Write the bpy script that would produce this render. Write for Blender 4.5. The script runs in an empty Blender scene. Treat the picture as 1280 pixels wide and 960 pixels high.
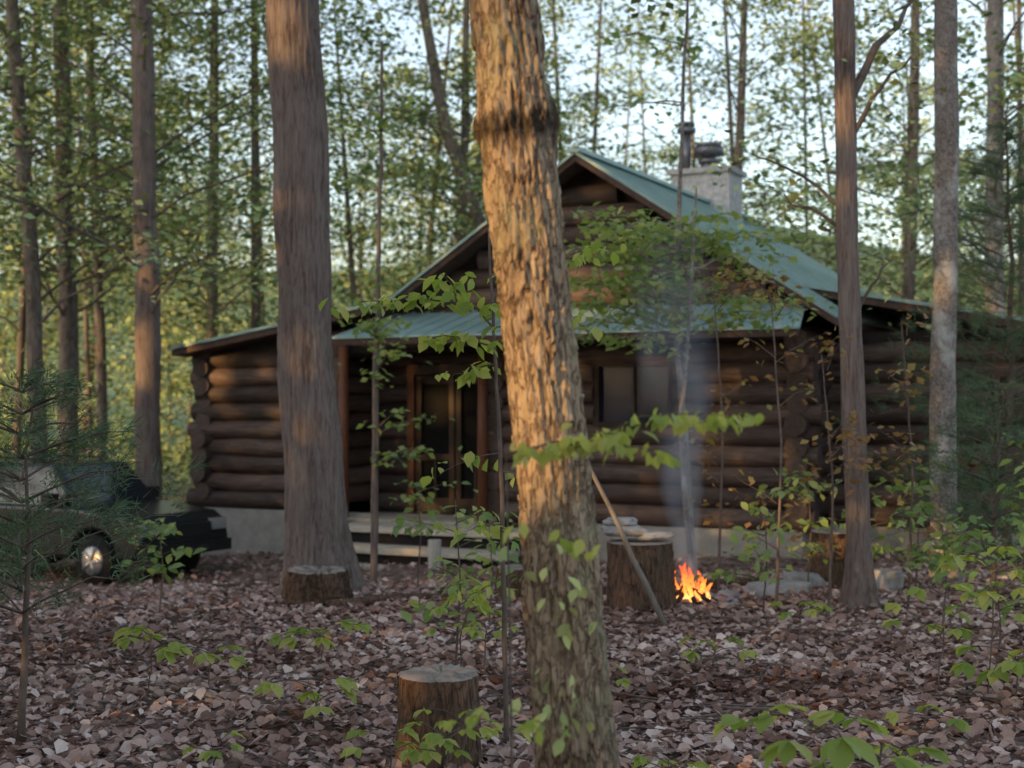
import bpy, math, random
import numpy as np
from mathutils import Vector, noise, Matrix
rng=np.random.default_rng(7); random.seed(7)
sc=bpy.context.scene
R=math.radians
# ------------------------------------------------------------------ helpers
class Geo:
    def __init__(s): s.v=[];s.l=[];s.n=[];s.m=[];s.a=[];s.c=0
    def add(s,v,faces,mat=0,rnd=None):
        v=np.asarray(v,float).reshape(-1,3)
        if rnd is None: rnd=random.random()
        a=np.full(len(v),rnd) if np.isscalar(rnd) else np.asarray(rnd)
        fs=faces if isinstance(faces,list) else [faces]
        for f in fs:
            f=np.asarray(f)
            if f.ndim==1: f=f[None,:]
            s.l.append((f+s.c).ravel()); s.n.append(np.full(len(f),f.shape[1])); s.m.append(np.full(len(f),mat))
        s.v.append(v); s.a.append(a); s.c+=len(v)
    def tube(s,pts,rad,n=8,cap=True,mat=0,rnd=None,jit=0):
        pts=np.asarray(pts,float); rad=np.broadcast_to(np.asarray(rad,float),(len(pts),))
        t=np.gradient(pts,axis=0); t/=np.linalg.norm(t,axis=1)[:,None]+1e-9
        ref=np.array([1,0,0]) if abs(t[0][2])>.7 else np.array([0,0,1.])
        u=np.cross(t,ref); u/=np.linalg.norm(u,axis=1)[:,None]+1e-9
        w=np.cross(t,u)
        th=np.linspace(0,2*np.pi,n,endpoint=False)
        rr=rad[:,None]*(1+jit*rng.normal(size=(len(pts),n)))
        V=pts[:,None,:]+rr[:,:,None]*(np.cos(th)[None,:,None]*u[:,None,:]+np.sin(th)[None,:,None]*w[:,None,:])
        i=np.arange(len(pts)-1)[:,None]*n; j=np.arange(n)[None,:]; k=(j+1)%n
        F=np.stack([i+j,i+k,i+n+k,i+n+j],-1).reshape(-1,4)
        fs=[F]
        if cap:
            fs.append(np.arange(n)[None,::-1]); fs.append((np.arange(n)+(len(pts)-1)*n)[None,:])
        s.add(V,fs,mat,rnd)
    def box(s,a,b,mat=0,rnd=None):
        x0,y0,z0=a;x1,y1,z1=b
        v=[(x0,y0,z0),(x1,y0,z0),(x1,y1,z0),(x0,y1,z0),(x0,y0,z1),(x1,y0,z1),(x1,y1,z1),(x0,y1,z1)]
        s.add(v,np.array([(0,3,2,1),(4,5,6,7),(0,1,5,4),(1,2,6,5),(2,3,7,6),(3,0,4,7)]),mat,rnd)
    def slab(s,a,b,c,d,th,mat=0,rnd=None):
        P=np.array([a,b,c,d],float); Q=P-np.array([0,0,th])
        s.add(np.vstack([Q,P]),np.array([(0,3,2,1),(4,5,6,7),(0,1,5,4),(1,2,6,5),(2,3,7,6),(3,0,4,7)]),mat,rnd)
    def build(s,name,mats,parent=None,smooth=True,local=False):
        me=bpy.data.meshes.new(name)
        V=np.vstack(s.v).astype(np.float32); L=np.concatenate(s.l).astype(np.int32); N=np.concatenate(s.n).astype(np.int32)
        me.vertices.add(len(V)); me.vertices.foreach_set("co",V.ravel())
        me.loops.add(len(L)); me.loops.foreach_set("vertex_index",L)
        me.polygons.add(len(N)); st=np.zeros(len(N),np.int32); st[1:]=np.cumsum(N)[:-1]
        me.polygons.foreach_set("loop_start",st); me.polygons.foreach_set("loop_total",N)
        me.polygons.foreach_set("material_index",np.concatenate(s.m).astype(np.int32))
        me.polygons.foreach_set("use_smooth",np.full(len(N),smooth))
        for m in mats: me.materials.append(m)
        me.update(calc_edges=True)
        at=me.attributes.new("rnd",'FLOAT','POINT'); at.data.foreach_set("value",np.concatenate(s.a).astype(np.float32))
        me.validate()
        o=bpy.data.objects.new(name,me); sc.collection.objects.link(o)
        if parent:
            o.parent=parent
            if not local: o.matrix_parent_inverse=PM[parent.name].inverted()
        return o
PM={}
def empty(name,loc=(0,0,0),rz=0):
    e=bpy.data.objects.new(name,None); sc.collection.objects.link(e); e.location=loc; e.rotation_euler=(0,0,rz)
    PM[e.name]=Matrix.Translation(loc)@Matrix.Rotation(rz,4,'Z'); return e
# ------------------------------------------------------------------ materials
def newmat(name):
    m=bpy.data.materials.new(name); m.use_nodes=True; nt=m.node_tree; nt.nodes.clear(); return m,nt
def N(nt,t,**k):
    n=nt.nodes.new(t)
    for a,b in k.items(): setattr(n,a,b)
    return n
def ramp(nt,fac,cols):
    r=N(nt,'ShaderNodeValToRGB'); e=r.color_ramp.elements
    while len(e)<len(cols): e.new(.5)
    for i,(p,c) in enumerate(cols): e[i].position=p; e[i].color=(*c,1)
    nt.links.new(fac,r.inputs[0]); return r.outputs[0]
def noise_n(nt,vec,scale,detail=6,rough=.6,dist=0):
    n=N(nt,'ShaderNodeTexNoise'); n.inputs['Scale'].default_value=scale; n.inputs['Detail'].default_value=detail
    n.inputs['Roughness'].default_value=rough; n.inputs['Distortion'].default_value=dist
    nt.links.new(vec,n.inputs['Vector']); return n.outputs['Fac']
def mapping(nt,sc_=(1,1,1)):
    t=N(nt,'ShaderNodeTexCoord'); m=N(nt,'ShaderNodeMapping'); m.inputs['Scale'].default_value=sc_
    nt.links.new(t.outputs['Object'],m.inputs['Vector']); return m.outputs[0]
def math_n(nt,op,a,b=None,c=None,clamp=False):
    n=N(nt,'ShaderNodeMath',operation=op); n.use_clamp=clamp
    for i,x in enumerate((a,b,c)):
        if x is None: continue
        if isinstance(x,(int,float)): n.inputs[i].default_value=x
        else: nt.links.new(x,n.inputs[i])
    return n.outputs[0]
def mixc(nt,f,a,b,mode='MIX'):
    n=N(nt,'ShaderNodeMix',data_type='RGBA',blend_type=mode)
    for i,x in ((0,f),(6,a),(7,b)):
        if isinstance(x,(int,float)): n.inputs[i].default_value=x
        elif isinstance(x,tuple): n.inputs[i].default_value=(*x,1)
        else: nt.links.new(x,n.inputs[i])
    return n.outputs[2]
def principled(nt,col,rough=.8,metal=0,height=None,bs=.5,bd=.02,spec=.3):
    p=N(nt,'ShaderNodeBsdfPrincipled'); o=N(nt,'ShaderNodeOutputMaterial')
    if isinstance(col,tuple): p.inputs['Base Color'].default_value=(*col,1)
    else: nt.links.new(col,p.inputs['Base Color'])
    if isinstance(rough,(int,float)): p.inputs['Roughness'].default_value=rough
    else: nt.links.new(rough,p.inputs['Roughness'])
    p.inputs['Metallic'].default_value=metal; p.inputs['Specular IOR Level'].default_value=spec
    if height is not None:
        b=N(nt,'ShaderNodeBump'); b.inputs['Strength'].default_value=bs; b.inputs['Distance'].default_value=bd
        nt.links.new(height,b.inputs['Height']); nt.links.new(b.outputs[0],p.inputs['Normal'])
    nt.links.new(p.outputs[0],o.inputs[0]); return p
def attr(nt):
    a=N(nt,'ShaderNodeAttribute'); a.attribute_name='rnd'; return a.outputs['Fac']
def simple(name,col,rough=.6,metal=0,var=.35,scale=12,vs=(1,1,1),bs=.3,spec=.3,bd=.01):
    m,nt=newmat(name); v=mapping(nt,vs); f=noise_n(nt,v,scale)
    c=ramp(nt,f,[(.25,tuple(x*(1-var) for x in col)),(.75,tuple(x*(1+var) for x in col))])
    a=attr(nt); k=math_n(nt,'MULTIPLY_ADD',a,.5,.75)
    c=mixc(nt,1.0,c,k,'MULTIPLY')
    principled(nt,c,rough,metal,f,bs,bd,spec); return m
def bark(name,dark,mid,light,lichen=(.28,.3,.2),sc_=1,lich=.6,vz=.28,edge=.5,vs=34):
    m,nt=newmat(name); v=mapping(nt,(1,1,vz)); 
    a=noise_n(nt,v,30*sc_,7,.75,.3); b=noise_n(nt,mapping(nt,(1,1,.8)),4*sc_,5,.65); lo=noise_n(nt,mapping(nt,(1,1,.5)),2.5,3)
    vo=N(nt,'ShaderNodeTexVoronoi',feature='DISTANCE_TO_EDGE'); vo.inputs['Scale'].default_value=vs*sc_
    w=N(nt,'ShaderNodeVectorMath',operation='ADD'); nn=N(nt,'ShaderNodeTexNoise'); nn.inputs['Scale'].default_value=22; nn.inputs['Detail'].default_value=4; nt.links.new(v,nn.inputs['Vector'])
    vm=N(nt,'ShaderNodeVectorMath',operation='SCALE'); vm.inputs['Scale'].default_value=.09; nt.links.new(nn.outputs['Color'],vm.inputs[0])
    nt.links.new(v,w.inputs[0]); nt.links.new(vm.outputs[0],w.inputs[1]); nt.links.new(w.outputs[0],vo.inputs['Vector'])
    e=math_n(nt,'MULTIPLY',vo.outputs['Distance'],7,clamp=True)
    h=math_n(nt,'MULTIPLY_ADD',e,edge*.5,a)
    hc=math_n(nt,'MULTIPLY_ADD',lo,.5,math_n(nt,'SUBTRACT',h,.25))
    c=ramp(nt,hc,[(.38,dark),(.62,mid),(.9,light)])
    lf=ramp(nt,b,[(.52,(0,0,0)),(.66,(lich,lich,lich))])
    c=mixc(nt,lf,c,lichen)
    principled(nt,c,.92,0,h,.9,.015,.1); return m
def leafmat(name,cols,trans=.35,rough=.5,glossy=True):
    m,nt=newmat(name); c=ramp(nt,attr(nt),cols)
    if glossy:
        p=N(nt,'ShaderNodeBsdfPrincipled'); p.inputs['Roughness'].default_value=rough; p.inputs['Specular IOR Level'].default_value=.25
    else: p=N(nt,'ShaderNodeBsdfDiffuse')
    o=N(nt,'ShaderNodeOutputMaterial'); nt.links.new(c,p.inputs[0])
    if trans<=0: nt.links.new(p.outputs[0],o.inputs[0]); return m
    t=N(nt,'ShaderNodeBsdfTranslucent'); x=N(nt,'ShaderNodeMixShader'); x.inputs[0].default_value=trans
    c2=mixc(nt,1.0,c,(1.5,1.5,.8),'MULTIPLY'); nt.links.new(c2,t.inputs[0])
    nt.links.new(p.outputs[0],x.inputs[1]); nt.links.new(t.outputs[0],x.inputs[2]); nt.links.new(x.outputs[0],o.inputs[0]); return m
M_near=leafmat('spring_leaf',[(0,(.2,.29,.06)),(.5,(.33,.4,.1)),(1,(.5,.5,.15))],.45)
M_mid=leafmat('understory_leaf',[(0,(.14,.23,.09)),(.6,(.24,.34,.12)),(1,(.38,.43,.16))],.4)
M_far=leafmat('canopy_leaf',[(0,(.16,.24,.11)),(.5,(.27,.37,.16)),(1,(.48,.51,.21))],0,glossy=False)
M_screen=leafmat('shade_canopy_leaf',[(0,(.06,.09,.04)),(1,(.12,.15,.07))],0,glossy=False)
M_red=leafmat('young_leaf',[(0,(.25,.12,.06)),(.6,(.34,.21,.1)),(1,(.3,.28,.1))],.35)
M_pine=leafmat('pine_needle',[(0,(.07,.12,.07)),(1,(.15,.21,.12))],0,glossy=False)
M_lit=leafmat('dead_leaf',[(0,(.17,.10,.08)),(.35,(.35,.23,.19)),(.75,(.52,.38,.33)),(1,(.70,.57,.51))],0,.6,glossy=False)
M_barkC=bark('bark_flaky',(.05,.034,.026),(.23,.165,.12),(.48,.38,.27),(.33,.33,.22),1.0,.5,.3,.6,26)
M_barkL=bark('bark_furrowed',(.09,.066,.06),(.2,.155,.14),(.28,.235,.21),(.2,.19,.16),.8,.3,.08,.35)
M_barkR=bark('bark_grey',(.08,.065,.06),(.22,.19,.17),(.34,.31,.3),(.52,.52,.5),.8,.9,.9)
M_barkF=bark('bark_far',(.07,.055,.05),(.15,.12,.10),(.24,.2,.17),(.2,.19,.15),.3,.5)
M_twig=simple('twig_bark',(.13,.10,.085),.85)
M_limb=simple('limb_bark',(.13,.105,.09),.9)
# ------------------------------------------------------------------ leaves
TN=np.array([(0,0,0),(.3,.25,.06),(.3,-.25,.06),(.3,0,0),(.65,.29,.05),(.65,-.29,.05),(.65,0,-.03),(1.05,0,-.14)])
TNf=[np.array([(0,3,1),(0,2,3),(6,7,4),(6,5,7)]),np.array([(3,6,4,1),(3,2,5,6)])]
TF=np.array([(0,0,0),(.5,.36,.07),(1,0,0),(.5,-.36,.07)]); TFf=[np.array([(0,3,2,1)])]
TL=np.array([(0,0,0),(.45,.38,.18),(.45,0,0),(.45,-.38,.14),(1,0,.12),(.8,.3,.25),(.8,-.28,.2)])
TLf=[np.array([(0,2,1),(0,3,2)]),np.array([(2,4,5,1),(2,3,6,4)])]
def leaves(g,P,D,Nn,S,T=TF,Tf=TFf,mat=0,rnd=None):
    P=np.asarray(P);n=len(P)
    D=D/np.linalg.norm(D,axis=1)[:,None]
    side=np.cross(Nn,D); side/=np.linalg.norm(side,axis=1)[:,None]+1e-9
    Z=np.cross(D,side); S=np.broadcast_to(S,(n,))
    V=P[:,None,:]+S[:,None,None]*(T[None,:,0:1]*D[:,None,:]+T[None,:,1:2]*side[:,None,:]+T[None,:,2:3]*Z[:,None,:])
    k=len(T); off=(np.arange(n)*k)
    fs=[(f[None,:,:]+off[:,None,None]).reshape(-1,f.shape[1]) for f in Tf]
    if rnd is None: rnd=rng.random(n)
    g.add(V.reshape(-1,3),fs,mat,np.repeat(rnd,k))
def randleaf(g,P,size,droop=.3,flat=.6,near=False,mat=0,rb=0,rv=1):
    n=len(P); a=rng.random(n)*2*np.pi
    D=np.stack([np.cos(a),np.sin(a),-droop+rng.normal(size=n)*.35],-1)
    Nn=np.stack([rng.normal(size=n)*(1-flat),rng.normal(size=n)*(1-flat),np.ones(n)],-1)
    S=size*rng.uniform(.6,1.25,n)
    r=np.clip(rb+rng.random(n)*rv,0,1)
    if near: leaves(g,P,D,Nn,S,TN,TNf,mat,r)
    else: leaves(g,P,D,Nn,S,mat=mat,rnd=r)
def bez(p0,p1,sag=0,wob=.05,n=6):
    p0=np.array(p0,float);p1=np.array(p1,float);t=np.linspace(0,1,n)[:,None]
    L=np.linalg.norm(p1-p0); w=rng.normal(size=(n,3))*wob*L*.5; w[0]=0
    return p0+(p1-p0)*t+np.array([0,0,1])*sag*L*np.sin(t*np.pi)+w*t
def path(pts,n):
    pts=np.asarray(pts,float);s=np.linspace(0,len(pts)-1,n);i=np.arange(len(pts))
    return np.stack([np.interp(s,i,pts[:,k]) for k in range(3)],-1)
# ------------------------------------------------------------------ ground
def gz(x,y):
    x=np.asarray(x,float);y=np.asarray(y,float)
    t=np.clip((y-12)/8,0,1);t=t*t*(3-2*t)
    z=-t*(.40-.045*np.clip(x,-10,6))
    z=z+.03*np.sin(1.3*x+.5)*np.cos(1.1*y)+.012*np.sin(3.1*x+2.2*y)
    h=np.clip((y-70)/110,0,1);h=h*h*(3-2*h)
    return z+h*(19+4*np.sin(x*.03+1)+2*np.sin(x*.09))
g=Geo(); ts=np.linspace(-5.3,5.3,430); xs=6*np.sinh(ts); ys=9+6*np.sinh(ts)
X,Y=np.meshgrid(xs,ys); Z=gz(X,Y); n=len(xs)
i,j=np.meshgrid(np.arange(n-1),np.arange(n-1),indexing='ij'); b=(i*n+j).ravel()
g.add(np.stack([X,Y,Z],-1).reshape(-1,3),np.stack([b,b+1,b+n+1,b+n],-1),0,.5)
m,nt=newmat('forest_floor'); v=mapping(nt)
vo=N(nt,'ShaderNodeTexVoronoi'); vo.inputs['Scale'].default_value=14; nt.links.new(v,vo.inputs['Vector'])
sp=N(nt,'ShaderNodeSeparateColor'); nt.links.new(vo.outputs['Color'],sp.inputs[0])
c=ramp(nt,sp.outputs[0],[(0,(.09,.062,.05)),(.5,(.23,.16,.13)),(1,(.38,.28,.24))])
f=noise_n(nt,v,1.2); c=mixc(nt,ramp(nt,f,[(.4,(0,0,0)),(.7,(.6,.6,.6))]),c,(.12,.083,.065))
sx=N(nt,'ShaderNodeSeparateXYZ'); nt.links.new(v,sx.inputs[0])
far=math_n(nt,'MULTIPLY_ADD',sx.outputs[1],1/25,-30/25,clamp=True)
gr=ramp(nt,noise_n(nt,v,.35,10,.75),[(.35,(.07,.12,.08)),(.6,(.13,.19,.12)),(.8,(.22,.26,.16))])  # green far ground, with distant haze put into its cooler colour
c=mixc(nt,far,c,gr)
principled(nt,c,.9,0,vo.outputs['Distance'],.6,.03,.1)
g.build('ground',[m])
g=Geo(); n=60000
y=4+13*rng.random(n)**.8; x=(rng.random(n)*2-1)*(y*.42+1.6)
n2=9000; y2=rng.uniform(16,24,n2); x2=rng.uniform(-9,12,n2); x=np.r_[x,x2];y=np.r_[y,y2];n+=n2
cl=np.array([noise.noise(Vector((a*.7,b_*.7,0))) for a,b_ in zip(x,y)])
P=np.stack([x,y,gz(x,y)+rng.uniform(.0,.035,n)],-1); a=rng.random(n)*6.28
D=np.stack([np.cos(a),np.sin(a),rng.normal(size=n)*.25],-1); Nn=np.stack([rng.normal(size=n)*.45,rng.normal(size=n)*.45,np.ones(n)],-1)
leaves(g,P,D,Nn,rng.uniform(.035,.11,n),TL,TLf,0,np.clip(rng.beta(1.6,1.8,n)+cl*.45,0,1))
g.build('leaf_litter',[M_lit],smooth=False)
g=Geo()
for k in range(260):
    y=rng.uniform(5,18);x=rng.uniform(-1,1)*(y*.42+1);a=rng.random()*6.28;L=rng.uniform(.2,1.3)
    q=bez((x,y,0),(x+math.cos(a)*L,y+math.sin(a)*L,0),0,.12); q[:,2]=gz(q[:,0],q[:,1])+.03+rng.random()*.02
    g.tube(q,np.linspace(1,.4,6)*rng.uniform(.004,.012),5)
g.build('fallen_twigs',[M_twig])
# ------------------------------------------------------------------ cabin (local: x=-s to the right, y=back, z up)
cab=empty('log_cabin',(3.85,19,0),-R(26))
def logmat(name,vs):
    m,nt=newmat(name); f=noise_n(nt,mapping(nt,vs),3.5,8,.65,.4); f2=noise_n(nt,mapping(nt),1.3,3)
    c=ramp(nt,f,[(.3,(.038,.026,.023)),(.55,(.11,.077,.066)),(.8,(.2,.15,.13))])
    c=mixc(nt,ramp(nt,f2,[(.45,(0,0,0)),(.7,(.5,.5,.5))]),c,(.14,.08,.056))
    k=math_n(nt,'MULTIPLY_ADD',attr(nt),.8,.5); c=mixc(nt,1.0,c,k,'MULTIPLY')
    principled(nt,c,.65,0,f,.6,.02,.35); return m
M_lx=logmat('log_wood_x',(.8,7,7)); M_ly=logmat('log_wood_y',(7,.8,7))
M_end=simple('log_end',(.10,.07,.058),.8,0,.45,20)
M_chink=simple('chinking',(.03,.025,.024),.95)
M_conc=simple('foundation_block',(.40,.37,.33),.9,0,.25,5)
M_trim=simple('door_wood',(.13,.05,.025),.55,0,.35,8,(6,6,1))
M_door=simple('door_stile',(.04,.022,.015),.55,0,.35,8,(6,6,1))
M_step=simple('step_board',(.44,.395,.33),.8,0,.3,6,(1,8,8))
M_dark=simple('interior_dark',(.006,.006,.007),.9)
W=9.82; RZ=.283
lx=Geo()
def logx(s0,s1,v,z,r=.152,g=None):
    if abs(s1-s0)<.08: return
    g=g or lx; k=max(3,int(abs(s1-s0)/.5)+2); q=np.stack([np.linspace(-s1,-s0,k),np.full(k,v),np.full(k,z)],-1)
    q[:,2]+=rng.normal(size=k)*.008; q[:,1]+=rng.normal(size=k)*.01
    rr=r*(1+rng.normal(size=k)*.03)
    g.tube(q,rr,14,False,0); c0=random.random()
    for e,sg in ((0,-1),(-1,1)):
        th=np.linspace(0,6.2832,14,endpoint=False)
        V=np.stack([np.full(14,q[e,0]+sg*.001),q[e,1]+rr[e]*np.cos(th),q[e,2]+rr[e]*np.sin(th)],-1)
        g.add(V,np.arange(14)[None,:],1,c0)
ly=Geo()
def logy(s,v0,v1,z,r=.152):
    k=max(3,int(abs(v1-v0)/.5)+2); q=np.stack([np.full(k,-s),np.linspace(v0,v1,k),np.full(k,z)],-1)
    q[:,2]+=rng.normal(size=k)*.006
    rr=r*(1+rng.normal(size=k)*.02); ly.tube(q,rr,14,False,0)
    for e,sg in ((0,-1),(-1,1)):
        th=np.linspace(0,6.2832,14,endpoint=False)
        V=np.stack([q[e,0]+rr[e]*np.cos(th),np.full(14,q[e,1]+sg*.001),q[e,2]+rr[e]*np.sin(th)],-1)
        ly.add(V,np.arange(14)[None,:],1,random.random())
openings=[(1.75,2.95,1.5,2.45),(4.5,7.2,0,2.62)]
zr=.29
while zr<5.15:
    rk=zr+.14
    if zr<2.7: s0,s1=-rng.uniform(.15,.36),W+rng.uniform(.15,.36)
    else:
        s0=max(0,3.04-(5.25-rk)/.653); s1=max(3.04+(5.25-rk)/.653, min(W,10.15-(rk+.1-2.74)/.16)) if rk<3.35 else 3.04+(5.25-rk)/.653
    cuts=[(a,b) for a,b,z0,z1 in openings if z0<zr<z1]; cur=s0
    for a,b in cuts: logx(cur,a,0,zr); cur=b
    logx(cur,s1,0,zr)
    if zr<2.7: logx(-.25,W+.25,7.2,zr)
    elif s1>s0: logx(s0,s1,7.2,zr)
    if zr<2.8:
        z2=zr+RZ/2 if zr<2.6 else zr
        logy(0,-rng.uniform(.12,.3),7.4,z2); logy(W,-rng.uniform(.12,.3),7.4,z2)
        logx(-5.2,-.1,1.3,zr); logy(-5.1,1.05,7.2,z2)
        for ss in (4.5,7.2): logy(ss,-.16,.9,z2,.14)
        for a,b in ((4.5,4.9),(6.42,7.2)): logx(a,b,.9,zr)
        if zr>2.3: logx(4.9,6.42,.9,zr)
    zr+=RZ
lx.build('log_wall_front_back',[M_lx,M_end],cab,local=True); ly.build('log_wall_sides',[M_ly,M_end],cab,local=True)
g=Geo()
for a,b in ((0,1.75),(2.95,4.5),(7.2,W)): g.box((-b,-.05,.1),(-a,.05,2.9))
g.box((-2.95,-.05,.1),(-1.75,.05,1.5)); g.box((-2.95,-.05,2.45),(-1.75,.05,2.9)); g.box((-7.2,-.05,2.62),(-4.5,.05,2.9))
g.box((-W,7.15,.1),(0,7.25,2.9)); g.box((-.05,.06,.1),(.05,7.14,2.9)); g.box((-W-.05,.06,.1),(-W+.05,7.14,2.9))
g.box((.06,1.25,.1),(5.1,1.35,2.85)); g.box((5.05,1.36,.1),(5.15,7.14,2.85))
for v in (.045,7.2): g.add([(-6.6,v,2.9),(0,v,2.9),(0,v,3.3),(-3.04,v,5.25),(-6.2,v,3.2)],np.array([[0,1,2,3,4]]))
g.box((-4.9,.86,.1),(-4.5,.94,2.7)); g.box((-7.2,.86,.1),(-6.42,.94,2.7)); g.box((-6.42,.86,2.3),(-4.9,.94,2.7))
g.box((-W+.1,.96,2.72),(-.1,7.1,2.76))
g.build('chinking_core',[M_chink],cab,False,True)
g=Geo()
g.box((-W-.02,-.1,-1.4),(-6.6,.12,.15)); g.box((-6.6,-.08,-1.4),(-3.6,.12,.0)); g.box((-3.6,-.1,-1.4),(.05,.12,.14))
g.box((-.1,.12,-1.4),(.1,7.3,.14)); g.box((-W-.02,.12,-1.4),(-W+.15,7.3,.14)); g.box((-W,7.1,-1.4),(5.1,7.3,.14)); g.box((.1,1.2,-1.4),(5.2,1.4,.14)); g.box((5.0,1.4,-1.4),(5.2,7.1,.14))
g.build('foundation',[M_conc],cab,False,True)
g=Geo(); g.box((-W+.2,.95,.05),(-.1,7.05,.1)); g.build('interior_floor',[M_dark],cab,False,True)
g=Geo()
for k in range(6): g.box((-7.1,-.3+k*.2,.06),(-4.6,-.11+k*.2,.10))
for k,(z,v0,v1) in enumerate(((.06,-.95,-.32),(-.2,-1.35,-.97),(-.44,-1.75,-1.37))):
    h=(v1-v0)/2
    g.box((-6.7,v0,z-.10),(-3.7,v0+h-.006,z),0,.8); g.box((-6.7,v0+h+.006,z-.07),(-3.7,v1,z),0,.8)
    g.box((-6.66,v0+.07,z-.26),(-3.74,v0+.1,z-.101),1,.05)
for s in (6.6,3.8): g.box((-s-.05,-1.72,-1.0),(-s+.05,-.35,-.55))
g.tube([(-4.55,-1.85,-.9),(-4.55,-1.85,.0)],.09,10,True,2)
g.build('porch_steps',[M_step,M_chink,M_conc],cab,False,True)
g=Geo()
for s in (7.02,4.62): g.tube([(-s,-.28,.1),(-s,-.28,2.72)],[.085,.075],10)
g.build('porch_post',[M_trim],cab,True,True)
g=Geo(); v=.8
g.box((-6.5,v-.05,.1),(-6.38,v+.1,2.45)); g.box((-4.95,v-.05,.1),(-4.83,v+.1,2.45)); g.box((-6.38,v-.05,2.3),(-4.95,v+.1,2.45),1)
g.build('door_frame',[M_trim,M_door],cab,False,True); g=Geo()
for a,b in ((5.68,6.36),(4.97,5.65)):
    g.box((-b,v,.13),(-b+.09,v+.05,2.28)); g.box((-a-.09,v,.13),(-a,v+.05,2.28))
    for z0,z1 in ((.13,.36),(.95,1.05),(2.15,2.28)): g.box((-b+.09,v+.002,z0),(-a-.09,v+.048,z1))
    g.box((-(a+b)/2-.02,v+.004,.36),(-(a+b)/2+.02,v+.046,.95))
g.build('screen_door',[M_door],cab,False,True)
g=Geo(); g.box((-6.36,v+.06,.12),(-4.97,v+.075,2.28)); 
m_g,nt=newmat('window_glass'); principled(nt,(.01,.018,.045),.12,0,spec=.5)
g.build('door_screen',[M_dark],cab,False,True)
g=Geo(); g.box((-2.87,.0,1.58),(-1.83,.02,2.37)); g.build('window_glass',[m_g],cab,False,True)
g=Geo()
for a in ((-2.95,-.1,1.5,-2.87,.08,2.45),(-1.83,-.1,1.5,-1.75,.08,2.45),(-2.87,-.1,2.37,-1.83,.08,2.45),(-2.87,-.12,1.5,-1.83,.08,1.58),(-2.37,-.04,1.58,-2.34,-.005,2.37)):
    g.box(a[:3],a[3:])
g.build('window_frame',[simple('window_wood',(.04,.025,.02),.6)],cab,False,True)
m_r,nt=newmat('green_metal_roof'); vv=mapping(nt,(1,1,1)); f=noise_n(nt,vv,1.5,7,.65)
c=ramp(nt,f,[(.3,(.20,.33,.32)),(.7,(.33,.46,.45))]); principled(nt,c,.42,.15,noise_n(nt,vv,6,3),.15,.02,.5)
M_roof=m_r
M_und=simple('soffit_board',(.08,.05,.04),.85,0,.3,10)
g=Geo(); gu=Geo()
def roof(s0,z0,s1,z1,va,vb):
    a=(-s0,va,z0);b=(-s1,va,z1);c=(-s1,vb,z1);d=(-s0,vb,z0)
    q=[a,b,c,d] if -s1>-s0 else [b,a,d,c]
    g.slab(*q,.03); gu.slab(*[(p[0],p[1]+(.03 if p[1]==va else -.03),p[2]-.032) for p in q],.1)
    k=int((vb-va)/.3)
    for i in range(k+1):
        v=va+.03+i*(vb-va-.06)/k; g.slab((q[0][0],v-.015,q[0][2]+.02),(q[1][0],v-.015,q[1][2]+.02),(q[2][0],v+.015,q[2][2]+.02),(q[3][0],v+.015,q[3][2]+.02),.018)
roof(3.04,5.37,-.6,5.37-.653*3.64,-.55,7.8)
roof(3.045,5.372,6.3,5.37-.653*3.26,-.55,7.8)
roof(6.05,3.39,10.15,2.74,-.552,7.802)
roof(.15,3.5,-5.6,2.42,.75,7.79)
g.box((-3.14,-.58,5.36),(-2.94,7.83,5.42))
a=(-6.62,-1.25,2.82);b=(.32,-1.25,2.82);c=(.1,-.02,3.24);d=(-6.2,-.02,3.24)
g.slab(a,b,c,d,.03); gu.slab((-6.59,-1.22,2.79),(.29,-1.22,2.79),(.07,-.02,3.2),(-6.2,-.02,3.2),.09)
for i in range(24):
    t=(i+.3)/24; x0=-6.62+t*6.94; x1=-6.2+t*6.3
    g.slab((x0-.012,-1.25,2.838),(x0+.012,-1.25,2.838),(x1+.012,-.02,3.258),(x1-.012,-.02,3.258),.016)
g.build('metal_roof',[M_roof],cab,False,True); gu.build('roof_soffit',[M_und],cab,False,True)
g=Geo()
for s in np.linspace(.1,6.4,9): g.tube([(-s,-1.1,2.74),(-s,.05,3.0)],.05,8)
g.build('rafters',[M_lx],cab,True,True)
g=Geo(); g.box((-3.65,5.2,4.4),(-2.6,6.0,5.9)); g.box((-3.72,5.13,5.9),(-2.53,6.07,5.99)); g.build('chimney',[simple('chimney_stucco',(.42,.41,.41),.9)],cab,False,True)
M_met=simple('flue_metal',(.18,.18,.2),.4,.6,.2)
g=Geo()
def ring(x,y,z0,z1,r): g.tube([(x,y,z0),(x,y,z1)],r,18)
ring(-3.1,5.6,5.97,6.15,.15); ring(-3.1,5.6,6.12,6.2,.19); ring(-3.1,5.6,6.27,6.4,.27); ring(-3.1,5.6,6.42,6.48,.23); ring(-3.1,5.6,6.15,6.44,.12)
ring(-3.5,5.55,5.9,6.7,.08); ring(-3.5,5.55,6.7,6.78,.17); ring(-3.5,5.55,6.82,6.88,.15);ring(-3.5,5.55,6.7,6.86,.06)
g.build('flue_caps',[M_met],cab,True,True)
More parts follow.
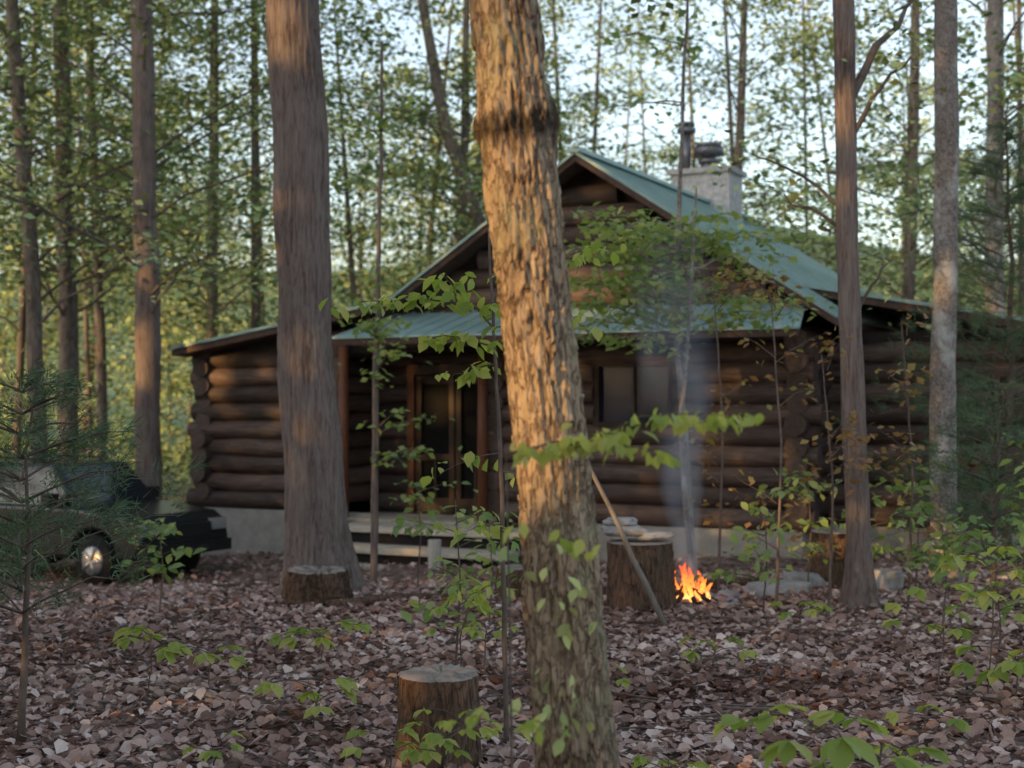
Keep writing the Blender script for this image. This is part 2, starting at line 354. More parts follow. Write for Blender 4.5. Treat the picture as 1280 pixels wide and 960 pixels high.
# ------------------------------------------------------------------ trees
def bark_trunk(g,pts,rad,nseg,nz,amp,fa=9,fz=2.2,flare=0,seed=0,top=None,plate=.35,knot_shade=None):
    P=path(pts,nz); Rr=np.interp(np.linspace(0,1,nz),np.linspace(0,1,len(rad)),rad)
    z0=P[0,2]; Rr=Rr*(1+flare*np.exp(-(P[:,2]-z0)/.25))
    th=np.linspace(0,2*np.pi,nseg,endpoint=False); V=np.zeros((nz,nseg,3)); A=np.zeros((nz,nseg))
    for i in range(nz):
        r=Rr[i]; p=P[i]; w=.02*math.sin(p[2]*1.7+seed)+.012*math.sin(p[2]*4.1+seed*2)
        fl=math.exp(-(p[2]-z0)/.3)*flare
        for j,t in enumerate(th):
            cx,cy=math.cos(t),math.sin(t)
            q=Vector((cx*fa*.32+seed,cy*fa*.32,p[2]*fz))
            a=1-abs(noise.noise(q))*2.2; b=noise.noise(q*2.6); c=noise.noise(Vector((cx*1.2,cy*1.2+seed,p[2]*.9)))
            d=noise.cell(Vector((cx*fa*.5+b*.9,cy*fa*.5+a*.3,p[2]*fz*1.2+b*.9)))
            s_=0
            if knot_shade: 
                zz=(p[2]-knot_shade[0]-.05*b-.02*cx)/knot_shade[1]; s_=math.exp(-zz*zz)  # knotted ring, also the mask for its painted shade
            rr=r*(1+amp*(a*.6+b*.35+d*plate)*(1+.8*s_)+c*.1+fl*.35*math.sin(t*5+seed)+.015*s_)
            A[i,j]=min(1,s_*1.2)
            V[i,j]=(p[0]+w*r*3+rr*cx,p[1]+rr*cy,p[2])
    i=np.arange(nz-1)[:,None]*nseg; j=np.arange(nseg)[None,:]; k=(j+1)%nseg
    g.add(V,[np.stack([i+j,i+k,i+nseg+k,i+nseg+j],-1).reshape(-1,4)],0,A.ravel() if knot_shade else .5)
    return V
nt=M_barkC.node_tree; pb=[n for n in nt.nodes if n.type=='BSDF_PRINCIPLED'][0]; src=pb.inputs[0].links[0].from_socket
nt.links.new(mixc(nt,math_n(nt,'MULTIPLY',attr(nt),.85,clamp=True),src,(.03,.024,.02)),pb.inputs[0])  # dark tint on the knotted ring stands in for a shadow band
def crown(wood,lv,base,top,zr,nb,L,nl,ls,r0,near=False,up=.35,droop=.3,sp=.35,rb0=0):
    base=np.array(base,float);top=np.array(top,float)
    for k in range(nb):
        t=rng.uniform(0,1); z=zr[0]+(zr[1]-zr[0])*t; f=(z-base[2])/(top[2]-base[2]); p=base+(top-base)*f
        a=rng.random()*6.28; l=L*(1.05-.55*t)*rng.uniform(.6,1.2)
        e=p+np.array([math.cos(a)*l,math.sin(a)*l,l*up*rng.uniform(.2,1.8)])
        q=bez(p,e,.08,.12,6); wood.tube(q,np.linspace(1,.25,6)*r0*(1-.5*t),5,False)
        for m_ in range(3):
            i=rng.integers(2,6); s=q[i]; a2=a+rng.normal()*.9; l2=l*rng.uniform(.25,.5)
            e2=s+np.array([math.cos(a2)*l2,math.sin(a2)*l2,l2*rng.uniform(-.1,.5)])
            q2=bez(s,e2,.05,.15,4); wood.tube(q2,np.linspace(.35,.12,4)*r0*(1-.5*t),4,False)
            nn=max(1,int(nl/nb/3)); tt=rng.random(nn)**.7; pp=s+(e2-s)*tt[:,None]*1.15
            pp=pp+rng.normal(size=(nn,3))*np.array([sp*l2+.05,sp*l2+.05,sp*l2*.4+.04])
            randleaf(lv,pp,ls,droop,.4,near,rb=rb0+rng.uniform(-.15,.25),rv=.8)
def tree(name,pts,rad,bm,lm,zr,nb,L,nl,ls,r0=.05,nseg=20,nz=120,amp=.08,flare=.35,near=False,fz=2.2,fa=9,extra=None,plate=.35,knot_shade=None,**k):
    e=empty(name,tuple(pts[0])); w=Geo(); l=Geo()
    bark_trunk(w,pts,rad,nseg,nz,amp,fa,fz,flare,random.random()*20,plate=plate,knot_shade=knot_shade)
    w2=Geo(); crown(w2,l,pts[0],pts[-1],zr,nb,L,nl,ls,r0,near,**k)
    if extra: extra(w2,l)
    w.build('trunk',[bm],e); w2.build('limbs',[M_limb],e); l.build('leaves',[lm],e); return e
def G(x,y): return float(gz(x,y))-.04
def ex0(w,l):
    n=34; z=rng.uniform(.7,1.45,n); P=np.stack([.24-.06*z+rng.normal(size=n)*.08,np.full(n,5.0)+rng.normal(size=n)*.03,z],-1)
    randleaf(l,P,.06,1.3,.2,True,rb=.5)
tree('oak_tree',[(.31,5.2,G(.3,5.2)),(.24,5.2,.73),(.165,5.2,1.4),(.105,5.2,2.0),(.03,5.2,2.7),(-.04,5.22,3.4),(-.12,5.25,4.2),(-.3,5.3,6.0),(-.4,5.4,8.5),(-.4,5.4,11)],[.155,.135,.127,.12,.12,.113,.112,.1,.08,.03],M_barkC,M_far,(5.5,10.5),16,2.8,1500,.14,.04,150,1500,.16,.25,fa=17,fz=5.5,extra=ex0,plate=.5,knot_shade=(2.89,.06))
tree('oak_tree',[(-1.95,14.3,G(-1.9,14.3)),(-1.96,14.3,.6),(-2.08,14.3,2.7),(-2.2,14.3,5.8),(-2.3,14.3,9),(-2.4,14.3,15)],[.36,.30,.265,.26,.22,.06],M_barkL,M_far,(6.2,14.5),20,4,3000,.16,.08,90,500,.06,.35,fa=30,fz=1.6)
def exA(w,l):
    for a,b,r in (((3.05,13,4.55),(3.75,13.1,5.6),.05),((3.05,13,4.2),(3.6,12.8,5.0),.03),((3.08,13,3.4),(2.5,13.1,3.75),.022),((3.1,13,2.6),(3.5,12.9,3.2),.02),((3.07,13,3.6),(2.2,13.4,4.2),.02)):
        q=bez(a,b,.1,.06,8); w.tube(q,np.linspace(1,.3,8)*r,7,False)
        randleaf(l,q[4:].repeat(9,0)+rng.normal(size=(36,3))*.17,.1,.4,rb=.2)
tree('maple_tree',[(3.2,13,G(3.2,13)),(3.15,13,.8),(3.09,13,2.7),(3.03,13,5.6),(2.95,13,8),(2.9,13,12)],[.13,.105,.1,.09,.07,.03],M_barkL,M_far,(5.3,11.5),14,2.4,1700,.14,.035,32,220,.08,.5,extra=exA)
tree('birch_tree',[(4.62,15.2,G(4.6,15.2)),(4.6,15.2,1.5),(4.63,15.2,3),(4.66,15.2,6),(4.6,15.2,9),(4.6,15.2,13)],[.145,.13,.125,.12,.1,.04],M_barkR,M_far,(5.5,12.5),14,2.4,2200,.14,.035,32,260,.05,.3,fz=3)
for (x,y,xt,r,bm) in ((7.45,22,7.5,.14,M_barkR),(-5.75,22.6,-5.9,.19,M_barkL),(-7.9,25.5,-8.1,.16,M_barkF),(-7.55,23,-8.1,.12,M_barkF),(-6.35,30,-6.3,.12,M_barkF),(-7.9,31,-8.2,.13,M_barkF),(-8.3,29,-8.6,.1,M_barkF),(8.3,30,8.5,.13,M_barkF),(.9,31,-1.5,.16,M_barkF),(-1.3,33,-1.1,.12,M_barkF),(4.6,31,5,.11,M_barkF)):
    tree('oak_tree',[(x,y,G(x,y)-.2),((x*.6+xt*.4),y,4),(xt,y,8),(xt+(xt-x)*.5,y,15)],[r*1.15,r,r*.85,r*.3],bm,M_far,(3.0,14),40,3.3,6500,.14,.028,16,70,.06,.35,sp=.45,rb0=.15)
def sapling(name,pts,r,lm,specs,size,near=False,droop=.4,sp=.06,bm=M_twig,rb=0):
    e=empty(name,tuple(pts[0])); w=Geo(); l=Geo()
    q=path(pts,24); q=q+rng.normal(size=q.shape)*r*.15; w.tube(q,np.linspace(1,.35,24)*r,8,False,jit=.05)
    for a,b,rr,n in specs:
        bq=bez(a,b,.06,.08,8); w.tube(bq,np.linspace(1,.3,8)*rr,5,False)
        t=rng.random(n)**.75; i=t*7; P=np.stack([np.interp(i,np.arange(8),bq[:,k]) for k in range(3)],-1)
        L=np.linalg.norm(np.array(b)-np.array(a))
        P=P+rng.normal(size=P.shape)*np.array([sp+.1*L,sp+.1*L,sp*.5])
        randleaf(l,P,size,droop,.5,near,rb=rb+rng.uniform(-.1,.15),rv=.9)
    w.build('stem',[bm],e); l.build('leaves',[lm],e); return e
sp=[]
for k in range(44):
    z=rng.uniform(2.5,3.95) if k<38 else rng.uniform(5.2,6.8); a=rng.random()*6.28; L=rng.uniform(.5,1.6); x0=1.9
    if k%3==0: a=math.pi+rng.normal()*.4
    sp.append(((x0,16,z),(x0+math.cos(a)*L,16+math.sin(a)*L,z+rng.uniform(-.1,.2)),.01,48 if k<38 else 14))
sapling('dogwood_tree',[(2.05,16,G(2,16)),(1.95,16,1.5),(1.85,16,2.6),(1.9,16,4.5),(2.0,16,7)],.045,M_mid,sp,.12,bm=M_barkR,rb=.3)
sapling('dogwood_tree',[(1.95,15.4,G(2,15.4)),(1.82,15.4,1.6),(1.9,15.4,2.4),(2.0,15.4,4.2)],.035,M_mid,[((1.9,15.4,z),(1.9+dx,15.4+dy,z+.15),.01,50) for z,dx,dy in ((2.6,.9,.2),(2.8,-1.0,0),(3,-1.2,.3),(3.1,.8,-.3),(3.3,1.1,.1),(3.6,-.8,-.2),(3.8,.5,.2),(2.4,-.8,.1),(3.5,-1.0,.1))],.12,bm=M_barkR,rb=.4)
sp=[]
for k in range(18):
    z=rng.uniform(1.0,5.6); a=rng.random()*6.28; L=rng.uniform(.3,.9)
    sp.append(((-1.6,17,z),(-1.6+math.cos(a)*L,17+math.sin(a)*L,z+.2),.01,24))
sapling('maple_sapling',[(-1.65,17,G(-1.6,17)),(-1.62,17,2.5),(-1.58,17,4.2),(-1.55,17,6.2)],.045,M_mid,sp,.11,bm=M_barkL,rb=.2)
sapling('dogwood_sapling',[(-.03,8,G(0,8)),(-.06,8,1.5),(-.1,8,2.2),(-.15,8,3.2)],.016,M_near,[((-.1,8,2.2),(-.5,8,2.25),.007,34),((-.1,8,2.3),(-.42,7.9,2.6),.007,34),((-.12,8,2.4),(-.92,8.05,2.45),.008,60),((-.1,8,2.1),(-.35,8.1,2.02),.006,22),((-.06,8,1.6),(-.4,8,1.5),.005,12),((-.06,8,1.2),(-.3,8,1.15),.005,14),((-.05,8,1.5),(.45,8,1.3),.005,12),((-.12,8,2.6),(.5,8.2,2.75),.006,26),((-.12,8,2.3),(.5,8.3,2.35),.006,20),((-.04,8,.9),(-.3,7.9,.75),.005,20)],.095,True,.7,.035)
sapling('beech_sapling',[(.0,4.55,G(0,4.6)),(.0,4.6,.7),(-.01,4.65,1.3),(-.02,4.7,1.75)],.006,M_near,[((-.02,4.7,1.72),(.36,4.62,1.76),.005,62),((.2,4.66,1.74),(.72,4.6,1.86),.004,58),((.3,4.6,1.75),(.52,4.62,1.72),.003,20),((0,4.6,1.5),(.25,4.6,1.42),.003,9),((0,4.6,1.0),(-.18,4.6,.85),.003,6),((0,4.6,.9),(.15,4.55,.82),.003,8)],.06,True,1.0,.014,rb=.3)
for (x,y,h) in ((2.45,13.2,2.9),(2.75,12.4,2.3),(2.1,14.5,3.2),(3.5,12.6,2.6)):
    sp=[]
    for k in range(10):
        z=rng.uniform(.5,h); a=rng.random()*6.28; L=rng.uniform(.25,.6); sp.append(((x,y,z),(x+math.cos(a)*L,y+math.sin(a)*L*.5,z+.25),.006,12))
    sapling('oak_sapling',[(x,y,G(x,y)),(x+.05,y,h*.5),(x-.05,y,h)],.016,M_red,sp,.09)
for (x,y,h,nl) in ((2.2,12.5,1.1,9),(3.6,14.5,1.0,10),(-.4,10,1.2,7),(.5,14.4,1.3,8),(2.9,14,1.2,10),(-.2,12,.9,7),(3.9,10.5,1.0,10),(4.3,11.5,1.5,12),(3.9,13.8,1.3,12),(5.2,14.5,1.6,14),(3.5,11.6,.9,10),(-3.1,12.5,.8,8),(-1.0,15,1.0,8),(4.9,13,1.0,12)):
    sp=[]
    for k in range(nl):
        z=rng.uniform(.3,h); a=rng.random()*6.28; L=rng.uniform(.2,.5); sp.append(((x,y,z),(x+math.cos(a)*L,y+math.sin(a)*L,z+.08),.005,9))
    sapling('maple_sapling',[(x,y,G(x,y)),(x+.04,y,h*.5),(x,y,h)],.01,M_mid,sp,.11,True,rb=.2)
for (x,y,h,nb,s) in ((1.28,6,.55,7,.17),(1.6,6.3,.45,5,.15),(-1.12,8,.3,6,.13),(-1.35,10,.3,7,.13),(-2.3,9,.42,7,.13),(-1.95,9.1,.32,5,.12),(-1.54,7.3,.12,4,.08),(-.62,7,.22,6,.09),(-.33,6.7,.33,8,.085),(-.25,6.9,.42,6,.08),(3.0,9,.95,9,.13),(2.75,9.2,.65,8,.12),(3.1,8.8,.35,8,.14),(1.4,10,.2,5,.11),(.75,7,.12,5,.09),(1.45,5.6,.2,5,.1),(2.2,11,.3,6,.1),(-.35,9.5,.6,7,.1),(-.2,9.8,.4,6,.09),(3.4,10,.7,9,.12),(2.3,8,.2,4,.1),(.55,9,.15,5,.08)):
    e=empty('hickory_seedling' if s>.12 else 'woodland_plant',(x,y,G(x,y))); w=Geo(); l=Geo(); z0=G(x,y)
    w.tube(bez((x,y,z0),(x+.03,y,h*.85),0,.05),.005,5)
    for k in range(nb):
        a=k*2.4+rng.random(); L=rng.uniform(.12,.26)*(s/.11); zb=z0+(h-z0)*rng.uniform(.55,1)
        q=bez((x+.02,y,zb),(x+math.cos(a)*L,y+math.sin(a)*L,zb+.05),.1,.05,5); w.tube(q,.003,4)
        for m_ in range(4):
            aa=a+(m_-1.5)*.8; D=np.array([[math.cos(aa),math.sin(aa),-.45+rng.normal()*.15]]); leaves(l,q[-1:],D,np.array([[rng.normal()*.2,rng.normal()*.2,1]]),s*rng.uniform(.7,1.1),TN,TNf)
    w.build('stem',[M_twig],e); l.build('leaves',[M_near],e)
def pine(x,y,h,rad,z0c=.3,dens=1,fol=1):
    z0=G(x,y); e=empty('pine_tree',(x,y,z0)); w=Geo(); l=Geo()
    w.tube(bez((x,y,z0),(x+.05,y,z0+h),0,.02,10),np.linspace(1,.15,10)*.012*h,8)
    P=[];D=[]
    nw=int(h/.2*dens)
    for i in range(nw):
        t=i/nw; z=z0+h*(z0c/h+(1-z0c/h)*t)
        for k in range(5):
            a=rng.random()*6.28; L=rad*(1-t)**.7*rng.uniform(.6,1.1)+.08
            q=bez((x,y,z),(x+math.cos(a)*L,y+math.sin(a)*L,z+L*.25),.06,.06,6); w.tube(q,np.linspace(1,.3,6)*.008,4,False)
            for m_ in range(int(fol*10*L/.8)+2):
                u=rng.uniform(.25,1)*5; p=np.array([np.interp(u,np.arange(6),q[:,c]) for c in range(3)])+rng.normal(size=3)*np.array([.09,.09,.04])*(L+.3)
                n=16; P.append(p+rng.normal(size=(n,3))*.025); D.append(rng.normal(size=(n,3))*.6+np.array([math.cos(a),math.sin(a),.3]))
    P=np.vstack(P);D=np.vstack(D); n=len(P)
    T=np.array([(0,-.035,0),(1,0,0),(0,.035,0)]); leaves(l,P,D,rng.normal(size=(n,3)),rng.uniform(.07,.13,n),T,[np.array([(0,1,2)])])
    w.build('trunk',[M_twig],e); l.build('needles',[M_pine],e,smooth=False)
pine(-2.72,7.9,2.1,1.0,.75,1.1,.8); pine(-4.4,10.5,2.3,.9,.3,1.0,.6); pine(5.9,17,5.4,1.6,.5,1.2,1); pine(4.6,13.6,2.2,1.0,.3,1,.8)
pine(-9.2,21,5.2,1.5,1.6,1)
# distant forest
e=empty('distant_forest',(0,45,0)); w=Geo(); l=Geo()
for k in range(110):
    y=rng.uniform(29,80); x=rng.uniform(-1,1)*(y*.5+6)
    if y<34 and -3<x<9: y+=8
    h=rng.uniform(9,20); z=float(gz(x,y)); r=rng.uniform(.05,.12); lean=rng.normal()*.9
    w.tube([(x,y,z-.3),(x+lean*.4,y,z+h*.4),(x+lean,y,z+h)],[r*1.1,r*.8,r*.2],8,False)
    crown(w,l,(x,y,z),(x+lean,y,z+h),(z+1.8,z+h),20,3.3,2500,.17,.022,sp=.55,rb0=rng.uniform(-.05,.35))
for k in range(140):
    y=rng.uniform(27,62); x=rng.uniform(-1,1)*(y*.5+4)
    if y<32 and -3<x<9: continue
    z=float(gz(x,y)); h=rng.uniform(1,3.8)
    crown(w,l,(x,y,z),(x,y,z+h),(z+.2,z+h),6,1.6,700,.15,.02,sp=.55,rb0=.15)
w.build('trunks',[M_limb],e); l.build('leaves',[M_far],e,smooth=False)
# unseen forest behind the photographer, added and shaped to block the low sun
S=np.array([-.74,-.65,.165]); S/=np.linalg.norm(S); sh=S[:2]/np.linalg.norm(S[:2]); tdir=np.array([-sh[1],sh[0],0]); sdir=np.array([sh[0],sh[1],0])
c0=np.array([0,12.,0])+sdir*26
gaps=[((.10,5.2,2.0),.22),((.05,5.2,2.35),.26),((.0,5.2,2.75),.24),((-.03,5.2,3.1),.15),((.21,5.2,.95),-.12),((-2.2,14,5.6),.2),((-5,23.1,2.4),.25),((-1.2,22.4,1.9),.05),((4.6,15.2,.35),.2),((3.2,13,4.6),.0),((.9,20,3.3),.3),((-5.9,22,4.0),.2),((-6.3,30,2.6),.5),((4.63,15.2,3.2),.0)]  # holes cut in the leaf band so sun reaches chosen spots
e=empty('sun_screen_forest',tuple(c0)); w=Geo(); l=Geo()
n=80000; P=c0+tdir*rng.uniform(-20,20,n)[:,None]+sdir*rng.uniform(-3,3,n)[:,None]; P[:,2]=rng.uniform(.4,18,n)
keep=np.ones(n,bool)
for c,r in gaps:
    d=P-np.array(c); t=d@S; q=d-t[:,None]*S; keep&=~(np.linalg.norm(q,axis=1)<r+.3)
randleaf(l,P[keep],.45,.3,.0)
for k in range(13):
    p=c0+tdir*(-17+k*2.8+rng.normal()*.5)+sdir*rng.normal()*2
    dd=[abs((p[0]-c[0])*sh[1]-(p[1]-c[1])*sh[0]) for c,r in gaps]
    if min(dd)<.7: continue
    w.tube([(p[0],p[1],-.2),(p[0],p[1],9),(p[0]+.5,p[1],16)],[.2,.15,.05],8,False)
w.tube([tuple(c0+tdir*19.5+np.array([0,0,-.2])),tuple(c0+tdir*19.5+np.array([0,0,14]))],[.2,.08],8,False)
w.build('trunks',[M_limb],e); l.build('leaves',[M_screen],e,smooth=False)
# ------------------------------------------------------------------ stumps, rocks, pole, logs
M_cut=simple('cut_wood',(.27,.225,.19),.85,0,.5,9)
M_stb=bark('stump_bark',(.035,.024,.02),(.11,.07,.05),(.22,.13,.085),(.16,.14,.1),.7,.3,.2)
def stump(x,y,r,h,fl=.15,name='tree_stump',ring=64,amp=.1,rough=.008):
    z0=G(x,y); e=empty(name,(x,y,z0)); w=Geo(); V=bark_trunk(w,[(x,y,z0-.05),(x,y,z0+h)],[r,r*.97],ring,50,amp,22,3,fl,random.random()*9)
    top=V[-1].copy(); t=Geo(); c=np.array([[x,y,z0+h+.002]])
    mid=c+(top-c)*.93; mid[:,2]=z0+h+.012+rng.normal(size=len(top))*rough*.5; mid2=c+(top-c)*.5; mid2[:,2]=z0+h+.008+rng.normal(size=len(top))*rough
    n_=len(top); VV=np.vstack([top,mid,mid2,c]); j=np.arange(n_);k=(j+1)%n_
    t.add(VV,[np.stack([j,k,n_+k,n_+j],-1),np.stack([n_+j,n_+k,2*n_+k,2*n_+j],-1),np.stack([2*n_+j,2*n_+k,np.full(n_,3*n_)],-1)],0,.6)
    w.build('stump_sides',[M_stb],e); t.build('cut_top',[M_cut],e); return e
stump(-.37,7.45,.205,.50)
stump(1.15,12.9,.29,.66,.05)
stump(-1.83,13.45,.22,.36,.5,amp=.3,rough=.03)
stump(3.45,14.9,.3,.62,.1)
stump(.05,14.2,.2,.36,.1)
def rock(name,x,y,z,sx,sy,sz,mt,parent=None,seed=0):
    import bmesh
    bm=bmesh.new(); bmesh.ops.create_icosphere(bm,subdivisions=4,radius=1)
    for v in bm.verts:
        n_=noise.noise(v.co*1.1+Vector((seed,0,0)))*.35+noise.noise(v.co*3+Vector((seed,2,0)))*.12
        v.co*=1+n_; v.co.z=max(min(v.co.z,.62),-.7); v.co=Vector((v.co.x*sx,v.co.y*sy,v.co.z*sz))+Vector((x,y,z))
    me=bpy.data.meshes.new(name); bm.to_mesh(me); bm.free(); me.materials.append(mt)
    for p in me.polygons: p.use_smooth=True
    o=bpy.data.objects.new(name,me); sc.collection.objects.link(o)
    if parent: o.parent=parent; o.matrix_parent_inverse=PM[parent.name].inverted()
    return o
M_rock=simple('field_stone',(.45,.43,.42),.9,0,.35,9,bs=.8,bd=.03)
rock('flat_stone',1.02,12.9,.72,.2,.16,.07,M_rock,seed=3); rock('flat_stone',.98,12.92,.80,.15,.13,.05,M_rock,seed=5); rock('flat_stone',1.28,12.85,.68,.16,.12,.05,M_rock,seed=9)
rock('boulder',2.6,13.9,.02,.30,.2,.17,M_rock,seed=11); rock('boulder',2.1,13.9,-.02,.13,.1,.09,M_rock,seed=2); rock('boulder',3.0,14.6,.0,.2,.18,.2,M_rock,seed=21); rock('boulder',3.75,14.4,.05,.2,.16,.22,M_rock,seed=4)
g=Geo(); g.tube(bez((1.28,11.7,0),(.62,11.9,1.4),0,.02,8),np.linspace(.026,.016,8),8); g.build('leaning_pole',[simple('dead_wood',(.26,.23,.2),.9,vs=(1,1,.3))])
for (x,y,x2,y2,r) in ((-1.7,13.1,-.4,13.9,.05),(.7,14.2,2.6,15.0,.07),(-3.4,16.2,-2.3,16.9,.05)):
    g=Geo(); q=bez((x,y,0),(x2,y2,0),0,.03,9); q[:,2]=gz(q[:,0],q[:,1])+r*.8; g.tube(q,np.linspace(1,.7,9)*r,10,jit=.06); g.build('fallen_log',[M_stb])
# ------------------------------------------------------------------ campfire
fx,fy=1.66,13.5; fz=G(fx,fy)+.05
e=empty('campfire',(fx,fy,fz))
m_f,nt=newmat('flame'); sx=N(nt,'ShaderNodeSeparateXYZ'); nt.links.new(mapping(nt),sx.inputs[0])
hh=math_n(nt,'MULTIPLY_ADD',sx.outputs[2],2.4,-.05+0)
nz_=noise_n(nt,mapping(nt),14,3); hh=math_n(nt,'MULTIPLY_ADD',nz_,.5,hh)
c=ramp(nt,hh,[(.2,(1,.5,.14)),(.45,(1,.25,.04)),(.9,(.8,.08,.01))]); em=N(nt,'ShaderNodeEmission'); em.inputs[1].default_value=2.8; nt.links.new(c,em.inputs[0])
tr=N(nt,'ShaderNodeBsdfTransparent'); mx=N(nt,'ShaderNodeMixShader'); fac=ramp(nt,noise_n(nt,mapping(nt,(1,1,.35)),30,3),[(.44,(0,0,0)),(.56,(1,1,1))])
nt.links.new(fac,mx.inputs[0]); nt.links.new(tr.outputs[0],mx.inputs[1]); nt.links.new(em.outputs[0],mx.inputs[2]); o=N(nt,'ShaderNodeOutputMaterial'); nt.links.new(mx.outputs[0],o.inputs[0])
g=Geo()
for k in range(34):
    a=rng.random()*6.28; r=rng.uniform(0,.22); h=rng.uniform(.06,.42)*(1-r*2); x=fx+math.cos(a)*r; y=fy+math.sin(a)*r
    t=np.linspace(0,1,10); q=np.stack([x+.04*np.sin(t*5+k)*t,y+.03*np.cos(t*4+k)*t,fz+.03+t*h],-1)
    g.tube(q,(np.sin(np.clip(t*.85+.12,0,1)*np.pi)**.8)*rng.uniform(.01,.026)+.001,8,False)
g.build('flames',[m_f],e)
g=Geo()
for k in range(9):
    a=k*.7; L=.28; g.tube(bez((fx+math.cos(a)*L,fy+math.sin(a)*L,fz+.02),(fx-math.cos(a)*.04,fy-math.sin(a)*.04,fz+.18),0,.03),.025,8)
g.build('firewood',[simple('charred_wood',(.05,.035,.03),.9)],e)
m_e,nt=newmat('embers'); c=ramp(nt,noise_n(nt,mapping(nt),30,3),[(.4,(.02,.01,.01)),(.6,(1,.2,.03))]); em=N(nt,'ShaderNodeEmission'); em.inputs[1].default_value=2; nt.links.new(c,em.inputs[0]); o=N(nt,'ShaderNodeOutputMaterial'); nt.links.new(em.outputs[0],o.inputs[0])
rock('ember_bed',fx,fy,fz+.0,.2,.18,.07,m_e,e,4)
for k in range(12):
    a=k*math.pi/6; 
    rock('ring_stone',fx+.42*math.cos(a),fy+.42*math.sin(a),fz+.0,.1,.09,.08*rng.uniform(.7,1.3),M_rock,e,k)
m_s,nt=newmat('smoke'); tc=N(nt,'ShaderNodeTexCoord'); s_=N(nt,'ShaderNodeSeparateXYZ'); nt.links.new(tc.outputs['Object'],s_.inputs[0])
z=s_.outputs[2]; nA=noise_n(nt,mapping(nt,(1,1,.45)),1.6,1); 
dr=math_n(nt,'MULTIPLY',math_n(nt,'SUBTRACT',nA,.5),math_n(nt,'MULTIPLY_ADD',z,.4,.15))
xx=math_n(nt,'ADD',s_.outputs[0],math_n(nt,'ADD',dr,math_n(nt,'MULTIPLY',z,.03)))
d=math_n(nt,'SQRT',math_n(nt,'ADD',math_n(nt,'MULTIPLY',xx,xx),math_n(nt,'MULTIPLY',s_.outputs[1],s_.outputs[1])))
rz=math_n(nt,'MULTIPLY_ADD',z,.11,.10); f=math_n(nt,'SUBTRACT',1,math_n(nt,'DIVIDE',d,rz),clamp=True)
nB=math_n(nt,'MULTIPLY_ADD',noise_n(nt,mapping(nt,(1,1,.4)),4,1),2.5,-.6,clamp=True)
fade=math_n(nt,'MULTIPLY_ADD',z,-.27,1.0,clamp=True)
den=math_n(nt,'MULTIPLY',math_n(nt,'MULTIPLY',math_n(nt,'MULTIPLY',f,nB),fade),math_n(nt,'DIVIDE',1.25,rz))
vs=N(nt,'ShaderNodeVolumeScatter'); vs.inputs['Color'].default_value=(.68,.80,1,1); nt.links.new(den,vs.inputs['Density']); o=N(nt,'ShaderNodeOutputMaterial'); nt.links.new(vs.outputs[0],o.inputs['Volume'])
try: m_s.cycles.volume_step_rate=4.0
except Exception as ex: print(ex)
g=Geo(); g.tube([(0,0,.15),(0,0,1),(0,0,3.7)],[.18,.34,.7],12); so=g.build('smoke',[m_s]); so.location=(fx,fy,fz)
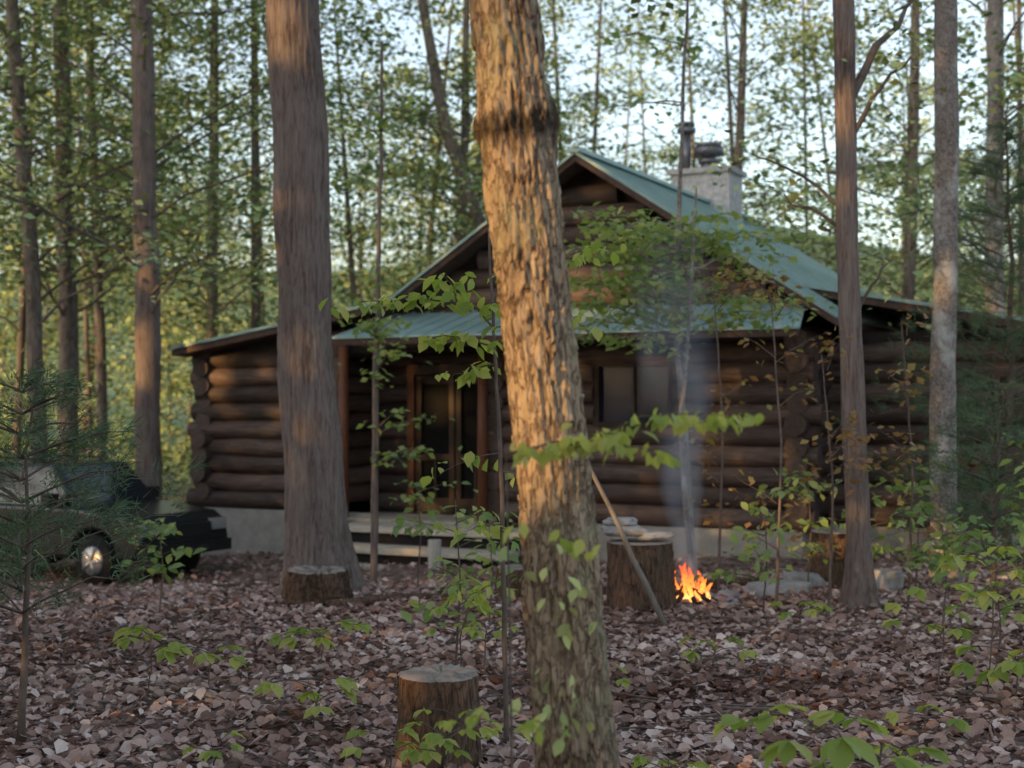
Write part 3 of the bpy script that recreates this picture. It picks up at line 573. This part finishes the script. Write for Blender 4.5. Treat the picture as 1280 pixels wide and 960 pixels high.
# ------------------------------------------------------------------ car
def car(loc,ang):
    e=empty('parked_car',loc,ang)
    mp,nt=newmat('car_paint'); p=principled(nt,(.014,.02,.02),.25,.1,spec=.5)
    mg,nt=newmat('car_glass'); principled(nt,(.02,.025,.03),.1,0,spec=.5)
    mt=simple('tyre',(.02,.02,.02),.9); mc=simple('wheel_alloy',(.42,.42,.43),.35,.6); ml,nt=newmat('headlight'); principled(nt,(.35,.35,.35),.15,.3)
    mb=simple('trim_black',(.015,.015,.015),.6)
    pr=[(-2.22,.5),(-2.27,.8),(-2.2,1.08),(.95,1.08),(1.1,1.07),(2.0,.98),(2.2,.85),(2.26,.6),(2.2,.4)]
    for cx in (1.38,-1.35):
        for t in np.linspace(0,math.pi,9): pr.append((cx+.42*math.cos(t),.36+.42*math.sin(t)*1.0))
    g=Geo(); n=len(pr); A=[(x,-.9,z) for x,z in pr];B=[(x,.9,z) for x,z in pr]
    j=np.arange(n);k=(j+1)%n; g.add(A+B,[np.arange(n)[None,:],(np.arange(n)[::-1]+n)[None,:],np.stack([j,n+j,n+k,k],-1)],0,.5)
    o=g.build('body',[mp],e,False,True); b=o.modifiers.new('b','BEVEL'); b.width=.06; b.segments=3; b.limit_method='ANGLE'
    g=Geo(); lo=[(-2.12,-.82,1.06),(.98,-.82,1.06),(.98,.82,1.06),(-2.12,.82,1.06)]; hi=[(-1.95,-.7,1.66),(.4,-.7,1.66),(.4,.7,1.66),(-1.95,.7,1.66)]
    g.add(lo+hi,np.array([(0,1,5,4),(1,2,6,5),(2,3,7,6),(3,0,4,7),(4,5,6,7)]),0,.5)
    o=g.build('cabin',[mp],e,False,True); b=o.modifiers.new('b','BEVEL'); b.width=.05; b.segments=3
    g=Geo(); L=np.array(lo);H=np.array(hi)
    def pane(a,b,u0,u1,v0,v1):
        P=[]; 
        for u,v in ((u0,v0),(u1,v0),(u1,v1),(u0,v1)): P.append((L[a]*(1-u)+L[b]*u)*(1-v)+(H[a]*(1-u)+H[b]*u)*v)
        P=np.array(P); nn=np.cross(P[1]-P[0],P[3]-P[0]); nn/=np.linalg.norm(nn); g.add(P+nn*.008,np.array([[0,1,2,3]]),0,.5)
    for a,b in ((0,1),(2,3)):
        for u0,u1 in (((.04,.3),(.34,.62),(.66,.93)) if a==0 else ((.07,.34),(.38,.66),(.7,.96))): pane(a,b,u0,u1,.14,.88)
    pane(1,2,.06,.94,.1,.92); pane(3,0,.08,.92,.15,.88); g.build('windows',[mg],e,False,True)
    g=Geo(); h=Geo()
    for cx in (1.38,-1.35):
        for sy in (-1,1):
            g.tube([(cx,sy*.68,.36),(cx,sy*.71,.36),(cx,sy*.87,.36),(cx,sy*.9,.36)],[.33,.36,.36,.33],24)
            h.tube([(cx,sy*.895,.36),(cx,sy*.915,.36)],[.21,.19],16)
            for q in range(5):
                t=q*1.2566; h.tube([(cx,sy*.92,.36),(cx+.19*math.cos(t),sy*.92,.36+.19*math.sin(t))],.025,6)
    g.build('tyres',[mt],e,True,True); h.build('wheel_hubs',[mc],e,True,True)
    g=Geo()
    for sy in (-1,1): g.box((2.14,sy*.7-.15,.72),(2.245,sy*.7+.15,.88))
    g.build('headlights',[ml],e,False,True)
    g=Geo(); g.box((2.16,-.5,.66),(2.262,.5,.84)); g.box((2.18,-.86,.42),(2.33,.86,.58)); g.box((-2.34,-.86,.45),(-2.2,.86,.62))
    for sy in (-1,1): g.box((.55,sy*.98-.09,1.1),(.72,sy*.98+.09,1.26)); g.box((-1.7,sy*.55-.02,1.7),(.1,sy*.55+.02,1.73)); g.box((-1.6,sy*.55-.02,1.65),(-1.55,sy*.55+.02,1.7)); g.box((0,sy*.55-.02,1.65),(.05,sy*.55+.02,1.7))
    g.build('bumpers_and_mirrors',[mb],e,False,True)
    return e
car((-6.5,21.0,float(gz(-6.5,21.0))),-R(30))
# ------------------------------------------------------------------ light, world, camera
w=bpy.data.worlds.new("World"); sc.world=w; w.use_nodes=True; nt=w.node_tree; nt.nodes.clear()
sky=nt.nodes.new('ShaderNodeTexSky'); sky.sky_type='NISHITA'; sky.sun_disc=False; el=math.asin(S[2]); sky.sun_elevation=el; sky.sun_rotation=math.atan2(S[0],S[1])%(2*math.pi)
sky.dust_density=2.5; sky.air_density=1.0; sky.ozone_density=1.5
hs=nt.nodes.new('ShaderNodeHueSaturation'); hs.inputs['Saturation'].default_value=.65; nt.links.new(sky.outputs[0],hs.inputs['Color'])
bg=nt.nodes.new('ShaderNodeBackground'); bg.inputs[1].default_value=.46; o=nt.nodes.new('ShaderNodeOutputWorld'); nt.links.new(hs.outputs[0],bg.inputs[0]); nt.links.new(bg.outputs[0],o.inputs[0])
sd=bpy.data.lights.new('sun','SUN'); sd.energy=5; sd.angle=R(.5); sd.color=(1,.58,.2); so=bpy.data.objects.new('sun',sd); sc.collection.objects.link(so); so.rotation_euler=Vector(S).to_track_quat('Z','Y').to_euler()
cd=bpy.data.cameras.new('camera'); cd.lens=50; cd.sensor_width=36; cd.clip_end=2000; cd.clip_start=.05; co=bpy.data.objects.new('camera',cd); sc.collection.objects.link(co)
co.location=(0,0,1.9); co.rotation_euler=(R(90.64),0,0); cd.dof.use_dof=True; cd.dof.focus_distance=8; cd.dof.aperture_fstop=2.0; sc.camera=co
sc.view_settings.view_transform='Standard'; sc.view_settings.look='None'; sc.view_settings.exposure=0
